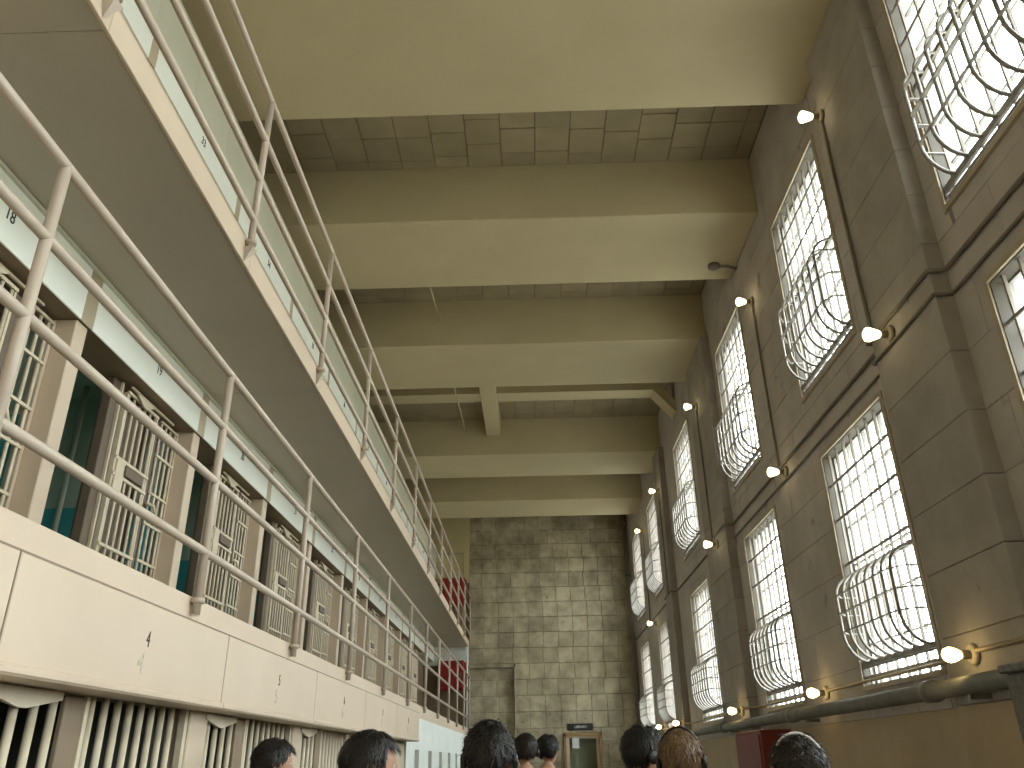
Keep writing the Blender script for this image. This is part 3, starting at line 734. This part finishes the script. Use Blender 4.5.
# ground floor cells behind the fascia
XGG = -1.64
for k in range(0, 5):
    ya = YS + P * k
    o = tag(empty('ground_cell', (XGG, ya + P / 2, 0.0)), 'ground floor barred cell front below the %s' % ['painted four', 'painted five', 'painted six', 'painted seven', 'last fascia panel'][k], 'cell', 'barred ground floor cells')
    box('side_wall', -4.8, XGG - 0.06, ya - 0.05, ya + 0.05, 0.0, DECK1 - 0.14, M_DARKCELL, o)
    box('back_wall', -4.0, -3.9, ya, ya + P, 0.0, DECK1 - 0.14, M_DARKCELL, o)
    box('header', XGG - 0.12, XGG + 0.018, ya, ya + P, 1.845, DECK1 - 0.17, M_PLATE, o)
    box('pillar', XGG - 0.08, XGG + 0.03, ya - 0.02, ya + 0.20, 0.0, 1.845, M_CREAM, o, 0.006)
    d = box('door', XGG - 0.005, XGG + 0.015, ya + 0.66, ya + 0.79, 0.0, 1.83, M_PLATE, o, 0.003)
    for i in range(4):
        y = ya + 0.28 + 0.11 * i
        tube('bar', [(XGG, y, 0.02), (XGG, y, 1.84)], 0.015, M_BAR, d, 8)
    box('stile', XGG - 0.005, XGG + 0.02, ya + 0.79, ya + 0.815, 0.0, 1.835, M_BAR, d)
    for z in (0.05, 0.95): box('cross_flat', XGG + 0.014, XGG + 0.024, ya + 0.22, ya + 0.66, z - 0.02, z + 0.02, M_BAR, d)
    hb = bmesh.new(); key = ('gchev',)
    if key in CACHE: me = CACHE[key]
    else:
        pr = [(-0.22, 0.03), (0.22, 0.03), (0.22, 0.005), (0.02, -0.03), (-0.02, -0.03), (-0.22, 0.005)]
        va = [hb.verts.new((0.0, y, z)) for y, z in pr]; vb = [hb.verts.new((0.016, y, z)) for y, z in pr]
        hb.faces.new(va); hb.faces.new(list(reversed(vb)))
        for i in range(len(pr)): hb.faces.new((va[i], vb[i], vb[(i + 1) % len(pr)], va[(i + 1) % len(pr)]))
        bmesh.ops.recalc_face_normals(hb, faces=hb.faces[:])
        me = bpy.data.meshes.new('hanger'); hb.to_mesh(me); me.materials.append(M_BAR); CACHE[key] = me
    hb.free(); link('hanger', me, d, (XGG + 0.02, ya + 0.38, 1.805))
    g = box('grille', XGG - 0.01, XGG + 0.02, ya + P - 0.06, ya + P - 0.025, 0.0, 1.84, M_BAR, o)
    for i in range(8):
        y = ya + 0.865 + 0.103 * i
        tube('bar', [(XGG, y, 0.02), (XGG, y, 1.84)], 0.015, M_BAR, g, 8)
    for z in (0.05, 0.95): box('cross_flat', XGG + 0.014, XGG + 0.024, ya + 0.81, ya + P - 0.03, z - 0.02, z + 0.02, M_BAR, g)
YG = YS + 5 * P
gw = tag(empty('wall_ground_far', (XE, 16.5, 0.0)), 'white plaster ground floor wall beyond the numbered panels', kind='structure')
HO = [(12.1 + 1.55 * i, 12.55 + 1.55 * i) for i in range(6)]
rects = [(YG + 0.11, YE - 0.1, 0.0, DECK1 - 0.17)]
for (a, b) in HO: rects = cut(rects, (a, b, 0.8, 1.76))
boxes('plaster', [(XE - 0.18, XE + 0.002, a, b, c, d) for (a, b, c, d) in rects], M_WPLAST, gw, (XE, 16.5, 0))
for (a, b) in HO:
    box('shutter', XE - 0.16, XE - 0.12, a, b, 0.8, 1.76, M_PLATE, gw)
    tube('bar', [(XE - 0.05, (a + b) / 2, 0.8), (XE - 0.05, (a + b) / 2, 1.76)], 0.012, M_BAR, gw, 6)
tag(boxes('wall_ground_near', [(-4.8, XGG, Y0, YS - 0.05, 0.0, DECK1 - 0.17)], M_CREAM), 'plain ground floor front beside the viewer', kind='structure')


# ------------------------------------------------------------------ visitors: one continuous body each, hair and headset as parts
def chain(bm, lay, pts, start=None):
    prev = start
    for (p, r) in pts:
        v = bm.verts.new(p); v[lay].radius = r if isinstance(r, tuple) else (r, r)
        if prev is not None: bm.edges.new((prev, v))
        prev = v
    return prev
def evaluated(o):
    bpy.context.view_layer.update()
    return bpy.data.meshes.new_from_object(o.evaluated_get(bpy.context.evaluated_depsgraph_get()))
def body_mesh():
    me = bpy.data.meshes.new('skeleton')
    bm = bmesh.new(); lay = bm.verts.layers.skin.verify()
    root = bm.verts.new((0, 0, 0.95)); root[lay].radius = (0.150, 0.105); root[lay].use_root = True
    waist = chain(bm, lay, [((0, 0, 1.10), (0.130, 0.095)), ((0, -0.01, 1.26), (0.150, 0.110))], root)
    chest = chain(bm, lay, [((0, -0.01, 1.39), (0.120, 0.095))], waist)
    chain(bm, lay, [((0, 0.0, 1.47), 0.060), ((0, 0.012, 1.55), 0.054)], chest)
    for s_ in (-1, 1):
        hand = chain(bm, lay, [((0.185 * s_, -0.01, 1.40), 0.060), ((0.215 * s_, -0.02, 1.27), 0.050), ((0.235 * s_, -0.03, 1.12), 0.041), ((0.240 * s_, 0.03, 0.98), 0.037), ((0.240 * s_, 0.08, 0.88), 0.028),
                              ((0.238 * s_, 0.105, 0.81), (0.022, 0.036))], chest)
        chain(bm, lay, [((0.10 * s_, 0.0, 0.86), 0.092), ((0.105 * s_, 0.005, 0.68), 0.075), ((0.105 * s_, 0.01, 0.50), 0.057), ((0.11 * s_, -0.015, 0.34), 0.056), ((0.11 * s_, -0.03, 0.11), 0.040),
                        ((0.115 * s_, 0.03, 0.055), 0.042), ((0.125 * s_, 0.13, 0.04), 0.034)], root)
    bm.to_mesh(me); bm.free()
    o = bpy.data.objects.new('skeleton', me); C.objects.link(o)
    o.modifiers.new('skin', 'SKIN').use_smooth_shade = True
    sd = o.modifiers.new('sub', 'SUBSURF'); sd.levels = 2; sd.render_levels = 2
    m1 = evaluated(o); bpy.data.objects.remove(o)
    bm = bmesh.new(); bm.from_mesh(m1)
    # fingers and thumbs, unequal and curled
    for s_ in (-1, 1):
        for i, (dy, ln) in enumerate(((-0.030, 0.060), (-0.010, 0.072), (0.011, 0.078), (0.032, 0.068))):
            b0 = Vector((0.238 * s_, 0.105 + dy, 0.80))
            sweep(bm, [b0, b0 + Vector((-0.003 * s_, 0.003, -0.45 * ln)), b0 + Vector((-0.014 * s_, 0.006, -0.8 * ln)), b0 + Vector((-0.032 * s_, 0.007, -1.02 * ln))], [0.0088, 0.0085, 0.008, 0.006], 8)
        t0 = Vector((0.232 * s_, 0.125, 0.835))
        sweep(bm, [t0, t0 + Vector((-0.012 * s_, 0.028, -0.022)), t0 + Vector((-0.022 * s_, 0.034, -0.052))], [0.012, 0.0105, 0.007], 8)
    # head: skull, jaw, nose, brow, lips, ears
    def blob(c, r, sub=3):
        q = bmesh.ops.create_icosphere(bm, subdivisions=sub, radius=1.0)
        for v in q['verts']: v.co = Vector((v.co.x * r[0] + c[0], v.co.y * r[1] + c[1], v.co.z * r[2] + c[2]))
    blob((0, 0.022, 1.648), (0.074, 0.094, 0.090)); blob((0, 0.052, 1.592), (0.056, 0.058, 0.070)); blob((0, 0.074, 1.548), (0.030, 0.026, 0.024))
    blob((0, 0.116, 1.608), (0.013, 0.020, 0.014), 2); blob((0, 0.112, 1.628), (0.009, 0.012, 0.026), 2)
    blob((0, 0.100, 1.655), (0.050, 0.014, 0.012), 2); blob((0, 0.104, 1.572), (0.024, 0.010, 0.006), 2); blob((0, 0.102, 1.561), (0.021, 0.010, 0.007), 2)
    for s_ in (-1, 1): blob((0.076 * s_, 0.012, 1.618), (0.010, 0.019, 0.031), 2)
    m2 = bpy.data.meshes.new('joined'); bm.to_mesh(m2); bm.free()
    o = bpy.data.objects.new('joined', m2); C.objects.link(o)
    rm = o.modifiers.new('fuse', 'REMESH'); rm.mode = 'VOXEL'; rm.voxel_size = 0.0085; rm.use_smooth_shade = True
    sm = o.modifiers.new('soft', 'SMOOTH'); sm.factor = 0.4; sm.iterations = 2
    m3 = evaluated(o); bpy.data.objects.remove(o)
    m3.name = 'body'
    m3.materials.clear()
    for q in ('a', 'b', 'c', 'd'): m3.materials.append(M_BLACK)
    for p in m3.polygons:
        x, y, z = p.center
        arm = abs(x) > 0.19
        if z > 1.495 and abs(x) < 0.12: i = 0
        elif arm and z < 0.90 and z > 0.66: i = 0
        elif z > 0.93 or (arm and z > 0.66): i = 1
        elif z > 0.085: i = 2
        else: i = 3
        p.material_index = i
    smooth(m3)
    return m3
def hair_mesh(seed, messy, length):
    rnd = random.Random(seed)
    bm = bmesh.new()
    bmesh.ops.create_icosphere(bm, subdivisions=5, radius=1.0)
    c = Vector((0, 0.018, 1.650)); rr = Vector((0.080, 0.099, 0.094))
    low = -0.62 - length
    dead = [v for v in bm.verts if (v.co.y > 0.50 and v.co.z < 0.42) or v.co.z < low or (v.co.y > 0.12 and v.co.z < -0.02) or (v.co.z < -0.1 and abs(v.co.x) > 0.80 and v.co.y > -0.2)]
    bmesh.ops.delete(bm, geom=dead, context='VERTS')
    base = []
    for v in bm.verts:
        d = v.co.copy()
        k = 1.05 + messy * 0.10 * noise.fractal(d * 4.0 + Vector((seed, 0, 0)), 1.0, 2.0, 3) + messy * 0.05 * noise.noise(d * 14 + Vector((0, seed, 0)))
        if d.z > 0.2: k += 0.05
        v.co = Vector((d.x * rr.x, d.y * rr.y, d.z * rr.z)) * k + c
        base.append((v.co.copy(), d.normalized()))
    for i in range(1500):                      # locks lying over the scalp
        p, d = rnd.choice(base)
        down = Vector((d.x * 0.6, -0.35 + d.y * 0.4, -1.0)); t = (down - d * down.dot(d))
        t = (t.normalized() + Vector((rnd.uniform(-1, 1), rnd.uniform(-1, 1), rnd.uniform(-1, 1))) * (0.35 + 0.5 * messy)).normalized()
        t = (t - d * t.dot(d) + d * rnd.uniform(0.02, 0.16 + 0.30 * messy)).normalized()
        L = rnd.uniform(0.025, 0.05); w_ = t.cross(d).normalized() * 0.0022
        q = [p - w_ - d * 0.004, p + w_ - d * 0.004, p + d * 0.004, p + t * L * 0.6 - w_ * 0.7 + d * 0.002, p + t * L * 0.6 + w_ * 0.7 + d * 0.002, p + t * L]
        v = [bm.verts.new(x) for x in q]
        for f in ((0, 2, 3), (1, 4, 2), (2, 4, 3), (0, 3, 4), (0, 4, 1), (3, 4, 5)): bm.faces.new([v[j] for j in f])
    me = bpy.data.meshes.new('hair'); bm.to_mesh(me); bm.free(); smooth(me)
    return me
BODY = body_mesh()
M_SKIN = mat('skin', (0.52, 0.31, 0.21), (0.46, 0.27, 0.18), 0.5, 20)
M_SHOE = mat('dark_shoes', (0.04, 0.035, 0.03), rough=0.5)
M_EYE = mat('eye', (0.6, 0.58, 0.55), (0.55, 0.5, 0.48), 0.2)
def person(x, y, top, yaw, label, hair, shirt, trousers, messy, length, seed, band, tilt=0.0):
    sc = top / 1.757
    o = tag(empty('person', (x, y, 0.0)), label, 'person', 'visitors standing in the corridor')
    o.rotation_euler = (0, 0, R(yaw)); o.scale = (sc, sc, sc)
    def part(name, me, par=o):
        p = bpy.data.objects.new(name, me); C.objects.link(p); p.parent = par
        return p
    b = part('body', BODY)
    for i, m in enumerate((M_SKIN, shirt, trousers, M_SHOE)):
        b.material_slots[i].link = 'OBJECT'; b.material_slots[i].material = m
    hm = hair_mesh(seed, messy, length); hm.materials.append(hair); part('hair', hm)
    key = ('eye',)
    if key not in CACHE:
        bm = bmesh.new(); bmesh.ops.create_icosphere(bm, subdivisions=2, radius=0.0105)
        me = bpy.data.meshes.new('eye'); bm.to_mesh(me); bm.free(); me.materials.append(M_EYE); smooth(me); CACHE[key] = me
    for s_ in (-1, 1):
        e = part('eye', CACHE[key]); e.location = (0.030 * s_, 0.098, 1.634)
    if band is not None:
        bm = bmesh.new()
        pts = []
        for k in range(0, 21):
            a = math.pi * k / 20
            pts.append((0.098 * math.cos(a), 0.004 - 0.012 * math.sin(a), 1.622 + 0.142 * math.sin(a)))
        sweep(bm, pts, 0.0048, 8)
        bmesh.ops.recalc_face_normals(bm, faces=bm.faces[:])
        me = bpy.data.meshes.new('headset'); bm.to_mesh(me); bm.free(); me.materials.append(band); smooth(me)
        hs = part('headset', me)
        for s_ in (-1, 1):
            c = lathe('ear_cup', [(0.0, -0.012), (0.026, -0.012), (0.031, -0.004), (0.031, 0.006), (0.024, 0.012), (0.0, 0.012)], M_BLACK, 'X', 16)
            c.parent = hs; c.location = (0.096 * s_, 0.008, 1.618)
    return o
H_BLK = mat('black_hair', (0.018, 0.014, 0.012), (0.010, 0.008, 0.007), 0.38, 40, spec=0.5)
H_DRK = mat('dark_brown_hair', (0.030, 0.020, 0.014), (0.016, 0.011, 0.008), 0.4, 40, spec=0.5)
H_LBR = mat('light_brown_hair', (0.26, 0.16, 0.085), (0.15, 0.09, 0.045), 0.42, 40, spec=0.5)
def cloth(n, c): return mat(n, c, rough=0.85, scale=30, bump=0.1)
T_NAVY = cloth('navy_cloth', (0.03, 0.04, 0.08)); T_GREY = cloth('grey_cloth', (0.16, 0.16, 0.17)); T_GRN = cloth('green_cloth', (0.06, 0.10, 0.06))
T_BLK = cloth('black_cloth', (0.02, 0.02, 0.022)); T_RED = cloth('brick_cloth', (0.25, 0.07, 0.05)); T_DEN = cloth('denim_cloth', (0.06, 0.09, 0.16)); T_TAN = cloth('tan_cloth', (0.33, 0.26, 0.17))
person(-1.33, 4.40, 1.723, -60, 'person with short black hair beside the barred ground floor cells', H_BLK, T_GREY, T_DEN, 0.3, 0.0, 1, None)
person(-0.60, 3.10, 1.708, -72, 'person in profile with smooth black hair below the fascia panels', H_BLK, T_NAVY, T_DEN, 0.15, 0.1, 2, None)
person(-0.172, 3.30, 1.735, 4, 'person with bushy black hair and headset, left of the glazed door', H_BLK, T_GRN, T_DEN, 1.0, 0.0, 3, M_BLACK)
person(-0.075, 7.2, 1.80, 10, 'left of the two distant dark haired people near the glazed door', H_DRK, T_BLK, T_DEN, 0.8, 0.0, 4, M_BLACK)
person(0.105, 7.7, 1.805, -25, 'right of the two distant dark haired people near the glazed door', H_BLK, T_RED, T_TAN, 0.9, 0.0, 5, None)
person(0.498, 4.20, 1.743, -62, 'dark haired person with headset looking towards the windows', H_BLK, T_BLK, T_DEN, 0.5, 0.0, 6, M_BLACK)
person(0.615, 3.75, 1.714, -12, 'person with light brown hair and a thin headset band', H_LBR, T_TAN, T_DEN, 0.6, 0.0, 7, M_BLACK)
person(0.886, 3.00, 1.665, -20, 'person with spiky dark hair and a pale headset band near the windows', H_DRK, T_RED, T_DEN, 1.3, 0.0, 8, M_WHITE)
